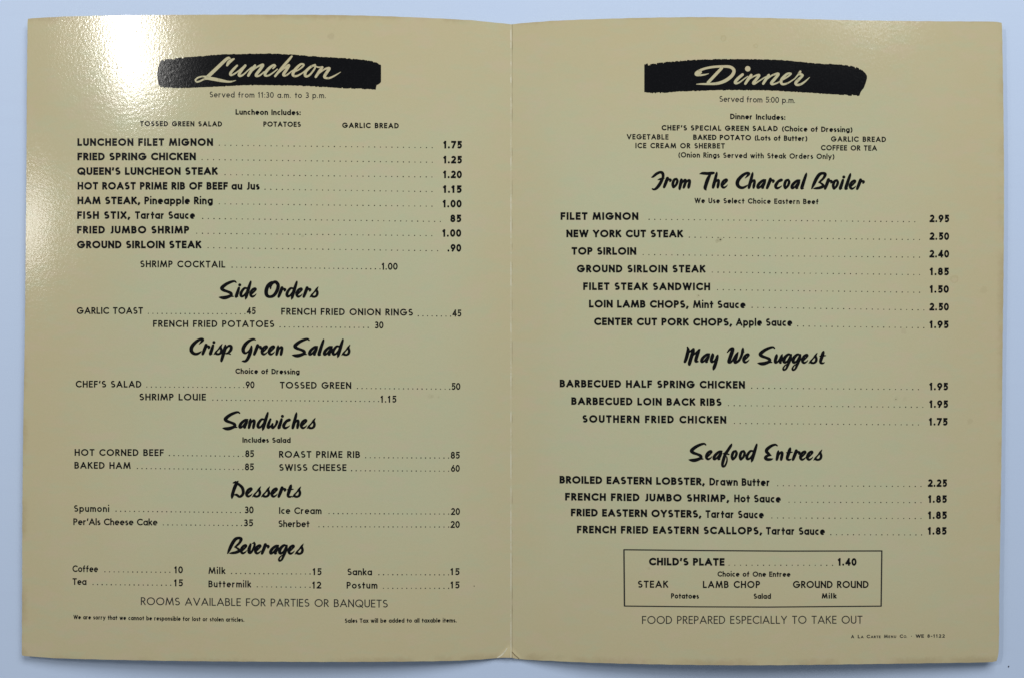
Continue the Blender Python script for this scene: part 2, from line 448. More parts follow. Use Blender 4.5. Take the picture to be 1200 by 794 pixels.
CAPSET = set("ABCDEFGHIJKLMNOPRSTUVWXYZ0123456789") | {'u2'}
def text(pr, s, x0, y0, x1, y1, cap, w, space=0.34, lcw=None, glyphs=None):
    """set s between x0 and x1 on the baseline y0..y1 (photo-sized units); w = stroke / cap height"""
    gl = glyphs or list(s)
    n = len(gl)
    for tr in (w * .55 + .06, w * .55 + .10, w * .55 + .14, w * .55 + .18, w * .55 + .24, w * .55 + .01, w * .55 - .03):
        tot = 0
        for i, ch in enumerate(gl):
            tot += space if ch == ' ' else gwidth(ch) + w
            if i < n - 1: tot += tr
        sx = (x1 - x0) / (tot * cap)
        if .93 <= sx <= 1.1: break
    X = 0
    for i, ch in enumerate(gl):
        if ch == ' ': X += space + tr; continue
        lo, hi = (0, 1) if ch in CAPSET else (-1, 2)
        for st in F[ch]:
            if isinstance(st, tuple):
                r = w * .56
                cx, cy = X + w/2 + st[1], w/2 + st[2] * (1 - w)
                if st[2] > .9: cy = .985; r = min(r, .115)
                q = [[(cx + r*math.cos(2*math.pi*j/10), cy + r*math.sin(2*math.pi*j/10)) for j in range(10)]]
            else:
                pp = [(X + w/2 + p[0], w/2 + p[1] * (1 - w)) for p in st]
                q = stroke_quads(pp, w, lo, hi)
            for poly in q:
                pl = []
                for (gx, gy) in poly:
                    px = x0 + gx * cap * sx
                    py = y0 + (y1 - y0) * (px - x0) / (x1 - x0) - gy * cap
                    pl.append((px, py))
                pr.poly(pl)
        X += gwidth(ch) + w + tr

def words(name, s, x0, y0, x1, y1, cap, w, page, mat=None, **kw):
    pr = Print(); text(pr, s, x0, y0, x1, y1, cap, w, **kw)
    return pr.build(name, mat or M_INK, page)

def leaders(x0, y0, x1, y1, page, pitch=6.68, r=0.72, mat=None):
    n = max(1, round((x1 - x0) / pitch)); pr = Print()
    for i in range(n + 1):
        t = i / n; k = r * random.uniform(.85, 1.12)
        disc(pr, x0 + (x1 - x0) * t, y0 + (y1 - y0) * t, k, 7)
    return pr.build("leader_dots", mat or M_DOT, page)

BW = 0.265      # bold
MW = 0.20      # medium
# ---- small print, notes and headers
for s, x0, y0, x1, y1, cap, w, page in (
    ("Served from 11:30 a.m. to 3 p.m.", 245.6, 114.4, 382.4, 115.4, 6.7, .115, PAGE_L),
    ("Luncheon Includes:", 276, 134.7, 352.4, 135.4, 6.5, .20, PAGE_L),
    ("TOSSED GREEN SALAD", 164.2, 148.2, 260.2, 148.6, 6.1, .20, PAGE_L),
    ("POTATOES", 308.6, 148.7, 352.6, 149.0, 6.1, .20, PAGE_L),
    ("GARLIC BREAD", 401, 150.2, 467.3, 150.8, 6.3, .20, PAGE_L),
    ("Choice of Dressing", 275.8, 437.4, 351.1, 438.2, 6.3, .20, PAGE_L),
    ("Includes Salad", 284.1, 518.0, 340.6, 518.3, 6.2, .20, PAGE_L),
    ("ROOMS AVAILABLE FOR PARTIES OR BANQUETS", 165, 708.2, 454.4, 711.2, 9.2, .10, PAGE_L),
    ("We are sorry that we cannot be responsible for lost or stolen articles.", 86.1, 724.8, 286.6, 728.0, 5.1, .19, PAGE_L),
    ("Sales Tax will be added to all taxable items.", 404, 729.1, 535.5, 728.7, 5.1, .19, PAGE_L),
    ("Served from 5:00 p.m.", 843, 119.6, 932.2, 121.2, 6.9, .115, PAGE_R),
    ("Dinner Includes:", 855.7, 139.9, 920.4, 141, 6.4, .20, PAGE_R),
    ("VEGETABLE", 734.5, 163.6, 783.4, 164, 6.3, .19, PAGE_R),
    ("GARLIC BREAD", 973.8, 166.3, 1038.3, 166.8, 6.3, .19, PAGE_R),
    ("ICE CREAM OR SHERBET", 744.6, 174, 849.4, 174.4, 6.3, .19, PAGE_R),
    ("COFFEE OR TEA", 962, 176.5, 1027.7, 177, 6.3, .19, PAGE_R),
    ("(Onion Rings Served with Steak Orders Only)", 795, 184.8, 977.8, 186.8, 6.3, .18, PAGE_R),
    ("We Use Select Choice Eastern Beef", 813.9, 238.3, 959.4, 239.6, 6.3, .19, PAGE_R),
    ("Choice of One Entree", 840.8, 674.9, 926.4, 675.2, 6.2, .19, PAGE_R),
    ("Potatoes", 786.4, 700.5, 819.1, 700.9, 6.2, .20, PAGE_R),
    ("Salad", 883.1, 700.9, 903.5, 701, 6.2, .20, PAGE_R),
    ("Milk", 963, 700.6, 980.4, 700.6, 6.2, .21, PAGE_R),
    ("FOOD PREPARED ESPECIALLY TO TAKE OUT", 752.4, 730.4, 1010.8, 730.1, 9.4, .095, PAGE_R),
):
    thin = w < .13
    w *= 1.3 if thin else 1.17
    words("note", s, x0, y0, x1, y1, cap, w, page, M_THIN if thin else None, space=.42 if not thin else .36)
# two lines that mix capitals and lower case
p = Print(); text(p, "CHEF'S SPECIAL GREEN SALAD", 775.3, 153.1, 911.4, 154.1, 6.3, .24); text(p, "(Choice of Dressing)", 916.4, 154.2, 999, 155.4, 6.3, .23, space=.42)
p.build("note", M_INK, PAGE_R)
p = Print(); text(p, "BAKED POTATO", 812.3, 164.2, 880.2, 164.8, 6.3, .24); text(p, "(Lots of Butter)", 884.4, 164.9, 946.1, 165.7, 6.3, .23, space=.42)
p.build("note", M_INK, PAGE_R)
# printer's line in wide small capitals
p = Print()
for s, x0, x1, cap in (("A", 997.3, 1001, 4.0), ("L", 1005.2, 1008, 4.0), ("A", 1008.8, 1012, 3.0), ("C", 1015.6, 1019.6, 4.0), ("ARTE", 1020.4, 1032, 3.0),
                       ("M", 1036, 1040.4, 4.0), ("ENU", 1041.2, 1050.2, 3.0), ("C", 1054.4, 1058.2, 4.0), ("O.", 1059, 1063.2, 3.0), ("*", 1067.8, 1068.6, 4.0),
                       ("WE", 1073, 1082.8, 4.0), ("8-1122", 1086.8, 1107.2, 4.0)):
    yy = 747.2 - (x0 - 997) * .008
    text(p, s, x0, yy, x1, yy, cap, .22)
p.build("note", M_THIN, PAGE_R)

# ---- dishes: name, leader dots and price, each a printed piece of its page
def bold_dish(name, nx0, ny0, nx1, ny1, dx0, dy0, dx1, dy1, price, px0, px1, py, page, cap=9.0):
    parts = name if isinstance(name, list) else [(name, nx0, nx1)]
    p = Print()
    for (s, a, b) in parts:
        f = lambda x: ny0 + (ny1 - ny0) * (x - nx0) / (nx1 - nx0)
        text(p, s, a, f(a), b, f(b), cap, BW if s.isupper() else .24, space=.36)
    p.build("dish_name", M_INK, page)
    leaders(dx0, dy0, dx1, dy1, page)
    words("price", price, px0, py, px1, py + .1, cap, BW, page)

for row in (
    ("LUNCHEON FILET MIGNON", 90.7, 171.3, 249.6, 171.3, 257, 170.4, 506.5, 173.3, "1.75", 519.6, 541.3, 174.3),
    ("FRIED SPRING CHICKEN", 90.7, 188.2, 229.5, 188.1, 236.8, 187.2, 506.5, 190.4, "1.25", 519.6, 541.3, 191.8),
    ("QUEEN'S LUNCHEON STEAK", 90.4, 205.3, 255.2, 205.2, 263.7, 204.9, 506.2, 207.6, "1.20", 519.4, 541.3, 209.1),
    ([("HOT ROAST PRIME RIB OF BEEF", 90.9, 267.0), ("au Jus", 271.2, 304.3)], 90.9, 222.5, 304.3, 222.6, 310.6, 222, 506.2, 224.7, "1.15", 519.2, 541, 226.3),
    ([("HAM STEAK,", 90.7, 164.2), ("Pineapple Ring", 169.2, 249.4)], 90.7, 239.6, 249.4, 239.7, 257, 239, 506.2, 241.8, "1.00", 518.9, 541, 243.3),
    ([("FISH STIX,", 90.4, 152.4), ("Tartar Sauce", 158.2, 228.5)], 90.4, 256.8, 228.5, 256.8, 237.5, 256.2, 516, 259.7, "85", 527.7, 540.5, 260.6),
    ("FRIED JUMBO SHRIMP", 90.2, 273.9, 221.7, 273.9, 230.5, 273.5, 506, 276.3, "1.00", 518.5, 540.5, 277.7),
    ("GROUND SIRLOIN STEAK", 90.2, 291.3, 236, 291.2, 243.8, 290.4, 512.8, 294, ".90", 524.4, 540.5, 295.1),
):
    bold_dish(*row, PAGE_L)
for row in (
    ("FILET MIGNON", 656.9, 257.9, 748.1, 258.0, 760.7, 257.2, 1072, 260, "2.95", 1089.4, 1112.3, 260.7),
    ("NEW YORK CUT STEAK", 663.7, 278.3, 800.5, 278.5, 807.8, 278.1, 1077.6, 280.9, "2.50", 1089.4, 1112.3, 281.4),
    ("TOP SIRLOIN", 669.8, 298.7, 745.6, 298.9, 753.7, 298.5, 1077.6, 301.5, "2.40", 1089.2, 1112.3, 302),
    ("GROUND SIRLOIN STEAK", 676, 319.4, 826.7, 319.6, 834.8, 318.9, 1077.6, 321.9, "1.85", 1089.7, 1112, 322.7),
    ("FILET STEAK SANDWICH", 683.4, 340, 832.2, 340.4, 840.8, 339.5, 1077.6, 342.6, "1.50", 1089.6, 1112, 343.3),
    ([("LOIN LAMB CHOPS,", 690.2, 806.8), ("Mint Sauce", 812.2, 873.8)], 690.2, 360.5, 873.8, 361.4, 881.4, 360.2, 1082.6, 363.2, "2.50", 1089.2, 1112, 364),
    ([("CENTER CUT PORK CHOPS,", 696.2, 857.8), ("Apple Sauce", 862.4, 928.5)], 696.2, 381.1, 928.5, 382.2, 934.8, 381.9, 1082.6, 383.9, "1.95", 1089.4, 1111.6, 384.6),
    ("BARBECUED HALF SPRING CHICKEN", 655.9, 453.2, 873, 454.8, 880.9, 454.2, 1076.3, 455.9, "1.95", 1089.2, 1111, 456.7),
    ("BARBECUED LOIN BACK RIBS", 669.5, 473.8, 845.6, 475.1, 853.7, 474.6, 1081.4, 476.6, "1.95", 1089.2, 1111, 477.3),
    ("SOUTHERN FRIED CHICKEN", 682.4, 494.6, 851.1, 495.8, 860.7, 495.5, 1076.3, 497.2, "1.75", 1088.7, 1110.5, 498),
    ([("BROILED EASTERN LOBSTER,", 655.7, 825.8), ("Drawn Butter", 831.4, 902.5)], 655.7, 565.8, 902.5, 569, 911.3, 568.3, 1079.3, 569.3, "2.25", 1087.4, 1109.8, 569.8),
    ([("FRENCH FRIED JUMBO SHRIMP,", 662.2, 854.4), ("Hot Sauce", 860.4, 915.1)], 662.2, 585.7, 915.1, 588.3, 924.7, 587.7, 1079.3, 588.2, "1.85", 1087.8, 1109.6, 588.5),
    ([("FRIED EASTERN OYSTERS,", 669, 821.8), ("Tartar Sauce", 826.8, 895.2)], 669, 604.2, 895.2, 606.8, 904.5, 606.1, 1079.3, 606.8, "1.85", 1087.6, 1109.6, 607.4),
    ([("FRENCH FRIED EASTERN SCALLOPS,", 676.1, 893), ("Tartar Sauce", 897.6, 966.8)], 676.1, 624.1, 966.8, 626.2, 973.6, 625.7, 1080, 626, "1.85", 1087.4, 1109.3, 625.8),
    ("CHILD'S PLATE", 760.5, 661.7, 849.1, 662.2, 854.4, 661.5, 975.6, 661.6, "1.40", 981.9, 1003.8, 662.1),
):
    bold_dish(*row, PAGE_R)

def plain_dish(name, x0, y0, x1, y1, dx0, dx1, dy0, dy1, price, px0, px1, py, cap=8.0, w=MW, glyphs=None):
    words("dish_name", name, x0, y0, x1, y1, cap, w, PAGE_L, glyphs=glyphs, space=.36)
    leaders(dx0, dy0, dx1, dy1, PAGE_L, 5.42, 0.74, M_THIN)
    words("price", price, px0, py, px1, py, 8.2, .20, PAGE_L)
for row in (
    ("SHRIMP COCKTAIL", 164.2, 313.4, 264, 313.8, 272, 445.3, 313.2, 315.2, "1.00", 447.4, 466, 316.3),
    ("GARLIC TOAST", 89.9, 368, 167.5, 368, 173.8, 287.0, 367.2, 367.6, "45", 289.2, 299.6, 368.3),
    ("FRENCH FRIED ONION RINGS", 329.5, 368.8, 483.9, 370.0, 490.2, 528.0, 370.0, 370.4, "45", 530.2, 540.6, 371),
    ("FRENCH FRIED POTATOES", 179.3, 383.1, 321.4, 383.4, 328.2, 431.5, 382.9, 383.6, "30", 439, 449.4, 384.9),
    ("CHEF'S SALAD", 88.7, 453.4, 165.7, 453.6, 172, 285.6, 452.9, 453.4, "90", 287.9, 298.2, 454.3),
    ("TOSSED GREEN", 328, 454.6, 411.6, 455, 418.9, 527, 454.6, 455.4, "50", 529, 539.5, 456.3),
    ("SHRIMP LOUIE", 163.2, 468.5, 241.3, 468.7, 249.4, 443.6, 468.2, 469.8, "1.15", 446, 464.5, 471.2),
    ("HOT CORNED BEEF", 87.4, 533.4, 192, 533.7, 198.5, 284.6, 533.0, 534, "85", 287.4, 297.6, 535),
    ("BAKED HAM", 87.2, 548.5, 153.1, 548.8, 161, 284.6, 548.2, 549.4, "85", 287, 297.5, 550.4),
    ("ROAST PRIME RIB", 327, 535.6, 421.9, 535.9, 428.5, 525.7, 535.6, 536, "85", 528.2, 538.8, 536.8),
    ("SWISS CHEESE", 327, 551, 406, 551.2, 412, 525.7, 550.8, 551.4, "60", 528.5, 538.8, 552.2),
    ("Spumoni", 86.6, 599, 128, 599.2, 136, 281.5, 598.2, 599.8, "30", 286.6, 297.2, 600.8, 7.9),
    ("Ice Cream", 327, 601.4, 376.8, 601.7, 385.6, 525.7, 601, 601.6, "20", 528.5, 539, 602.7, 7.9),
    ("Per'Als Cheese Cake", 85.9, 614.5, 184.6, 615, 191.4, 283, 614.2, 615, "35", 285.6, 296.5, 616, 7.9),
    ("Sherbet", 326.2, 616.8, 362.7, 617, 373.8, 525.7, 616.4, 616.8, "20", 528, 538.8, 617.9, 7.9),
    ("Coffee", 84.9, 669.5, 114.9, 669.8, 122.9, 199, 669.2, 669.8, "10", 204.3, 214.3, 671, 7.9),
    ("Tea", 85, 684.6, 101.3, 684.8, 109, 200, 684.2, 685, "15", 204, 214.3, 686.3, 7.9),
    ("Milk", 244.3, 671.7, 264.2, 671.9, 271.3, 363.3, 671.2, 671.8, "15", 366.5, 376.8, 673.2, 7.9),
    ("Buttermilk", 244.3, 687.4, 294.3, 687.6, 301.5, 363.3, 686.8, 687.4, "12", 366, 376.5, 688.9, 7.9),
    ("Sanka", 407, 673.2, 436, 673.4, 444, 525.7, 672.6, 672.8, "15", 528, 538.5, 673.2, 7.9),
    ("Postum", 406.2, 688.9, 442.3, 689, 449.4, 525.7, 688.6, 688.6, "15", 528, 538.5, 688.8, 7.9),
):
    g = None
    if "LOUIE" in row[0]: g = [('u2' if c == 'U' else c) for c in row[0]]
    kw = {}
    if len(row) == 14: kw = dict(cap=row[13], w=.19)
    plain_dish(*row[:13], glyphs=g, **kw)
for s, x0, y0, x1 in (("STEAK", 747.4, 688, 783.1), ("LAMB CHOP", 823.7, 688.3, 890.7), ("GROUND ROUND", 929.2, 688.3, 1017.9)):
    g = [('u2' if c == 'U' else c) for c in s]
    words("dish_name", s, x0, y0, x1, y0, 8.4, MW, PAGE_R, glyphs=g, space=.4)

# ---- ruled box round the child's plate
p = Print()
def rule(pts, w):
    for (a, b) in zip(pts[:-1], pts[1:]):
        n = max(1, int(math.hypot(b[0]-a[0], b[1]-a[1]) / 6)); l = math.hypot(b[0]-a[0], b[1]-a[1])
        nx, ny = -(b[1]-a[1]) / l * w / 2, (b[0]-a[0]) / l * w / 2
        for i in range(n):
            q = [(a[0]+(b[0]-a[0])*t, a[1]+(b[1]-a[1])*t) for t in (i / n, (i + 1) / n)]
            p.poly([(q[0][0]+nx, q[0][1]+ny), (q[1][0]+nx, q[1][1]+ny), (q[1][0]-nx, q[1][1]-ny), (q[0][0]-nx, q[0][1]-ny)])
rule([(731.0, 643.4), (820, 644.3), (920, 645.0), (1034, 644.8)], 1.5)
rule([(731.5, 709.4), (820, 710.3), (900, 710.6), (1033, 709.5)], 1.4)
rule([(731.2, 643), (731.8, 709.8)], 1.7)
rule([(1033.4, 644.4), (1032.6, 709.8)], 1.6)
p.build("frame", M_THIN, PAGE_R, "thin black ruled box round the child's plate")

# ------------------------------------------------------------------ brush script headings
def ribbon(pr, pts, sc, ox, oy, wk=1.0):
    """pts: (x, y, width) in tracing units; a brush stroke of changing width, rounded at both ends"""
    P = [(ox + x * sc, oy + y * sc, max(w, 8) * sc * wk) for x, y, w in pts]
    n = len(P); out = []
    for i in range(n - 1):
        p0 = P[i-1] if i else tuple(2*a-b for a, b in zip(P[0], P[1])); p1, p2 = P[i], P[i+1]
        p3 = P[i+2] if i + 2 < n else tuple(2*a-b for a, b in zip(P[-1], P[-2]))
        for k in range(7):
            t = k / 7
            out.append(tuple(.5*((2*b) + (c-a)*t + (2*a-5*b+4*c-d)*t*t + (3*b-a-3*c+d)*t**3) for a, b, c, d in zip(p0, p1, p2, p3)))
    out.append(P[-1])
    lr = []
    for i, q in enumerate(out):
        a, b = out[max(0, i-1)], out[min(len(out)-1, i+1)]
        dx, dy = b[0]-a[0], b[1]-a[1]; l = math.hypot(dx, dy) or 1
        h = max(q[2], .2) / 2
        lr.append(((q[0]-dy/l*h, q[1]+dx/l*h), (q[0]+dy/l*h, q[1]-dx/l*h)))
    for i in range(len(out) - 1):
        # keep every piece a simple convex patch even where the stroke turns hard
        pr.poly([lr[i][0], lr[i][1], lr[i+1][1], lr[i+1][0]])
    for i, q in enumerate(out):
        if i in (0, len(out) - 1) or i % 2 == 0: disc(pr, q[0], q[1], max(q[2], .2) / 2 * .97, 12)

G = {}   # name: (scale, strokes); 15 tracing units to the photo unit, y down from the baseline
K = 1/15; K13 = 1.125/15; K12 = 1.25/15
G['S'] = (K, [[(310,-263,22),(280,-283,32),(220,-270,42),(140,-233,50),(75,-183,56),(60,-153,56),(95,-123,48),(160,-100,42),(215,-73,48),(225,-38,46),(180,-13,50),(125,4,56),(80,7,52),(40,2,36),(6,-3,8)], [(200,-20,34),(262,-16,18)]])
G['i'] = (K, [('dot',85,-218,28), [(70,-165,40),(50,-98,50),(25,-28,52),(20,-12,42)], [(20,-14,28),(52,-14,16)]])
G['d'] = (K, [[(130,-160,28),(80,-158,38),(30,-95,46),(18,-45,48),(35,-18,40),(75,-35,32),(125,-100,28)], [(193,-288,14),(188,-262,36),(155,-158,52),(125,-58,52),(110,0,42),(97,38,8)]])
G['e'] = (K, [[(40,-62,24),(80,-105,28),(105,-140,34),(88,-158,34),(45,-130,42),(18,-78,48),(20,-35,44),(48,-14,36),(90,-35,22),(115,-65,8)]])
G['O'] = (K, [[(105,-153,24),(110,-213,44),(155,-263,46),(205,-265,52),(240,-205,54),(215,-108,54),(160,-33,50),(88,-12,44),(38,-43,56),(30,-118,60),(60,-203,56),(110,-258,40),(150,-275,24)]])
G['r'] = (K, [[(78,-170,50),(52,-98,52),(25,-30,46),(18,-12,40)], [(62,-110,28),(100,-148,32),(132,-140,40),(124,-118,34)]])
G['s'] = (K, [[(152,-188,12),(122,-143,34),(82,-93,24),(38,-45,28),(8,-6,14)], [(122,-140,36),(138,-83,42),(125,-35,40),(85,-12,34),(45,-22,40),(22,-30,18)]])
G['C'] = (K, [[(170,-183,12),(212,-225,34),(235,-260,44),(195,-270,42),(120,-228,50),(47,-148,58),(32,-78,58),(65,-28,50),(125,-13,42),(185,-40,30),(212,-66,8)]])
G['p'] = (K, [[(88,-170,26),(80,-118,56),(55,-28,54),(32,52,50),(18,102,40),(20,122,10)], [(88,-100,26),(140,-155,36),(185,-150,46),(185,-95,48),(140,-38,38),(98,-22,24)],[(118,-34,24),(178,-10,18)]])
G['G'] = (K, [[(245,-262,18),(212,-275,34),(145,-253,44),(70,-188,56),(30,-108,58),(40,-53,50),(75,-33,34),(125,-68,24),(168,-130,28)], [(175,-158,24),(172,-125,42),(158,-60,56),(130,22,54),(95,85,48),(60,110,38),(30,107,30),(5,112,10)]])
G['n'] = (K, [[(48,-170,18),(45,-130,50),(30,-50,48),(20,-12,40)], [(45,-80,24),(95,-142,32),(118,-125,42),(105,-50,48),(98,-12,40)]])
G['a'] = (K, [[(165,-155,24),(115,-145,38),(50,-88,48),(25,-38,48),(35,-14,38),(75,-35,30),(140,-115,34)], [(163,-158,20),(145,-110,46),(118,-45,46),(108,-16,40),(130,-12,18)]])
G['l'] = (K, [[(105,-283,14),(96,-248,40),(62,-148,50),(30,-48,54),(22,-14,44),(52,-12,18)]])
G['w'] = (K, [[(70,-165,34),(42,-98,46),(25,-35,48),(40,-14,34),(85,-55,26),(108,-85,28),(98,-30,42),(118,-14,38),(160,-60,34),(185,-120,42),(175,-140,24)]])
G['c'] = (K, [[(90,-122,12),(125,-150,32),(112,-163,32),(68,-135,42),(22,-70,52),(20,-27,46),(52,-12,38),(105,-38,20),(125,-58,8)]])
G['h'] = (K, [[(87,-286,14),(80,-248,40),(55,-148,50),(30,-55,52),(20,-14,42)], [(48,-90,24),(100,-145,32),(120,-130,40),(108,-55,48),(102,-16,38)]])
G['D'] = (K13, [[(120,-250,18),(85,-190,48),(50,-100,46),(30,-20,44),(24,26,10)], [(45,-222,18),(85,-236,32)], [(85,-228,32),(145,-190,38),(190,-140,44),(202,-70,42),(180,-25,38),(140,-7,34),(100,-35,36),(68,-35,20)]])
G['t'] = (K13, [[(72,-198,14),(62,-170,44),(40,-100,48),(22,-40,42),(30,-14,34),(62,-10,26),(85,-22,10)], [(10,-120,14),(55,-125,28),(105,-128,12)]])
G['B'] = (K12, [[(12,-8,18),(38,-65,38),(78,-148,44),(122,-208,42),(170,-224,34),(200,-208,42),(180,-158,32),(130,-108,26),(112,-92,14)], [(112,-100,16),(158,-72,28),(172,-42,38),(125,-20,36),(70,-12,28),(38,-8,12)]])
G['v'] = (K12, [[(40,-138,28),(20,-70,44),(22,-24,40),(50,-26,28),(85,-90,30),(98,-138,28),(90,-162,24)], [(65,-150,12),(95,-155,20)]])
G['g'] = (K12, [[(115,-123,24),(80,-126,32),(35,-83,42),(22,-33,40),(40,-14,32),(75,-38,24),(110,-100,24)], [(125,-124,24),(108,-60,42),(78,20,34),(52,75,26),(22,90,26),(12,70,24),(35,30,18),(75,2,12)]])
G['F'] = (K, [[(4,-183,10),(35,-195,34),(95,-245,44),(155,-272,42),(195,-262,48),(212,-220,46),(205,-170,44),(180,-115,50),(140,-45,52),(90,12,44),(50,30,30),(24,20,26)], [(118,-140,12),(170,-155,34),(232,-166,14)]])
G['o'] = (K, [[(88,-162,32),(45,-140,44),(22,-75,46),(28,-27,42),(40,-12,32),(82,-60,40),(102,-120,42),(88,-160,32)]])
G['m'] = (K, [[(45,-163,14),(48,-130,54),(30,-50,50),(18,8,42),(20,36,8)], [(45,-70,22),(105,-140,36),(122,-120,44),(100,-40,46),(88,-8,38)], [(108,-70,22),(168,-134,34),(194,-122,44),(180,-40,50),(174,-8,40)]])
G['T'] = (K, [[(5,-250,8),(60,-262,42),(150,-258,48),(220,-264,48),(256,-268,38)], [(195,-245,38),(150,-150,58),(118,-55,56),(106,0,52),(126,40,8)]])
G['M'] = (K13, [[(62,-243,20),(72,-190,46),(45,-75,48),(22,-14,40)], [(60,-238,22),(80,-200,32)], [(72,-150,22),(155,-215,30)], [(162,-216,24),(150,-175,48),(115,-65,50),(92,20,46),(98,40,8)], [(145,-110,22),(245,-203,26)], [(255,-206,20),(230,-165,46),(198,-65,48),(195,-22,44),(226,-16,22)]])
G['y'] = (K13, [[(38,-148,12),(40,-115,48),(20,-45,46),(32,-14,36),(70,-35,24),(105,-90,24)], [(122,-126,14),(112,-95,42),(90,-5,46),(62,75,46),(50,111,14)]])
G['W'] = (K13, [[(4,-165,16),(50,-215,34),(92,-226,38),(80,-175,52),(45,-75,52),(30,-16,46),(72,-22,28),(135,-120,32),(170,-163,22)], [(168,-163,22),(145,-95,42),(122,-30,46),(135,-8,38),(190,-45,36),(230,-130,38),(245,-200,42),(248,-236,16)], [(245,-195,34),(266,-170,12)]])
G['u'] = (K13, [[(45,-143,14),(38,-112,44),(20,-42,44),(30,-14,38),(70,-40,24),(115,-122,24)], [(128,-140,18),(115,-90,44),(97,-20,42),(115,-10,16)]])
G['E'] = (K13, [[(208,-226,18),(175,-243,30),(115,-225,40),(50,-175,48),(40,-135,48),(75,-100,36),(108,-75,18)], [(105,-76,14),(48,-68,38),(22,-38,46),(50,-14,42),(105,-14,34),(140,-24,10)]])
G['f'] = (K13, [[(165,-250,18),(150,-222,38),(105,-152,42),(65,-92,44),(35,-2,46),(20,68,40),(30,100,32),(62,85,28),(90,15,24),(88,-45,18),(65,-62,12)], [(28,-98,12),(70,-112,26),(110,-90,22),(122,-88,20)]])

def heading(name, seq, by0, by1, page, label):
    pr = Print(); xa, xb = seq[0][1], seq[-1][1]
    for ch, x in seq:
        sc, strokes = G[ch]; by = by0 + (by1 - by0) * (x - xa) / (xb - xa)
        for st in strokes:
            if isinstance(st, tuple): disc(pr, x + st[1]*sc, by + st[2]*sc, st[3]*sc, 16)
            else: ribbon(pr, st, sc, x, by, 1.15)
    return pr.build(name, M_INK, page, label)
heading("heading", [('S',256),('i',275.3),('d',281),('e',292.7),('O',310),('r',325.3),('d',335),('e',346.7),('r',354.7),('s',362.7)], 348.5, 348.7, PAGE_L, "black brush script heading Side Orders")
heading("heading", [('C',222),('r',236.3),('i',245),('s',250.2),('p',258.3),('G',283),('r',296.7),('e',306),('e',314.3),('n',322.7),('S',341.7),('a',361),('l',372.3),('a',378.3),('d',389),('s',400)], 415.2, 416.2, PAGE_L, "black brush script heading Crisp Green Salads")
heading("heading", [('S',260.2),('a',279.3),('n',290.3),('d',301),('w',312.3),('i',325.3),('c',331.3),('h',341.7),('e',352),('s',359.3)], 501.2, 501.9, PAGE_L, "black brush script heading Sandwiches")
heading("heading", [('D',269.9),('e',287.9),('s',295.4),('s',305.9),('e',317.5),('r',325.4),('t',335.9),('s',342.3)], 581.8, 582.2, PAGE_L, "black brush script heading Desserts")
heading("heading", [('B',265.8),('e',281.6),('v',290.3),('e',298.3),('r',305.8),('a',315.3),('g',325.8),('e',337.4),('s',345.3)], 648.3, 649.0, PAGE_L, "black brush script heading Beverages")
heading("heading", [('F',763),('r',777),('o',787),('m',795.3),('T',819.3),('h',834.3),('e',845),('C',862),('h',876.3),('a',886.3),('r',897.7),('c',907.9),('o',918),('a',926.3),('l',938.1),('B',950.3),('r',965.7),('o',975),('i',983.2),('l',989.7),('e',995.3),('r',1003.3)], 220.3, 222.4, PAGE_R, "black brush script heading From The Charcoal Broiler")
heading("heading", [('M',801),('a',820.5),('y',832.1),('W',852),('e',870.4),('S',887.1),('u',907),('g',916.8),('g',927.6),('e',939.3),('s',947.5),('t',959.9)], 424.4, 425.8, PAGE_R, "black brush script heading May We Suggest")
heading("heading", [('S',806.5),('e',826.8),('a',835),('f',845.1),('o',856.4),('o',865.8),('d',874),('E',895.4),('n',908.9),('t',920.9),('r',928),('e',937),('e',945.1),('s',953.1)], 538.2, 538.9, PAGE_R, "black brush script heading Seafood Entrees")

# ------------------------------------------------------------------ the two brush-stroke banners and their knocked-out lettering
def banner(top, bot, xl, xr, page, label, ragged, seed):
    rnd = random.Random(seed); pr = Print(INK)
    step = 0.45; n = int((xr - xl) / step)
    def jit():
        v = []
        while len(v) < n + 2:
            a = rnd.uniform(-.45, .45) if rnd.random() < .7 else rnd.uniform(-1, 1)
            v += [a + rnd.uniform(-.12, .12) for _ in range(rnd.randint(2, 6))]
        return v
    ja, jb = jit(), jit()
    cols = []
    for i in range(n + 1):
        x = xl + step * i
        k = 0.35 + ragged(x)
        cols.append((x, interp(top, x) + max(-.4, ja[i] * k), interp(bot, x) + min(.4, jb[i] * k)))
    for a, b in zip(cols[:-1], cols[1:]):
        m = 5
        for j in range(m):
            t0, t1 = j / m, (j + 1) / m
            if a[2] - a[1] < .2 or b[2] - b[1] < .2: continue
            pr.poly([(a[0], a[1]+(a[2]-a[1])*t0), (b[0], b[1]+(b[2]-b[1])*t0), (b[0], b[1]+(b[2]-b[1])*t1), (a[0], a[1]+(a[2]-a[1])*t1)])
    return pr.build("banner", M_INK, page, label)
banner([(184.2, 86), (185.2, 80), (186.4, 76), (188.2, 71.8), (190, 70.4), (200, 69.6), (210, 68.4), (215, 67.6), (230, 66.4), (245, 65.2), (260, 64.1), (300, 63.3), (320, 63.3), (345, 64.6), (370, 66.5), (390, 67.6), (410, 69), (425, 70.5), (438, 72.6), (444, 75.0), (446.3, 76.6), (446.8, 78)],
       [(184.2, 90), (185.4, 97), (186.6, 101.5), (190, 102.6), (200, 103.8), (212, 103.9), (220, 103.4), (240, 102.5), (260, 101.7), (280, 100.5), (300, 100.1), (320, 100.1), (340, 100.6), (360, 101.2), (380, 102.4), (400, 103.4), (420, 104.2), (440.4, 105.2), (440.9, 101), (443, 99.6), (445.8, 97), (446.8, 96)],
       184.2, 446.8, PAGE_L, "black brush-stroke banner behind the word Luncheon", lambda x: 1.7 if x < 216 else (.8 if x > 400 else .25), 3)
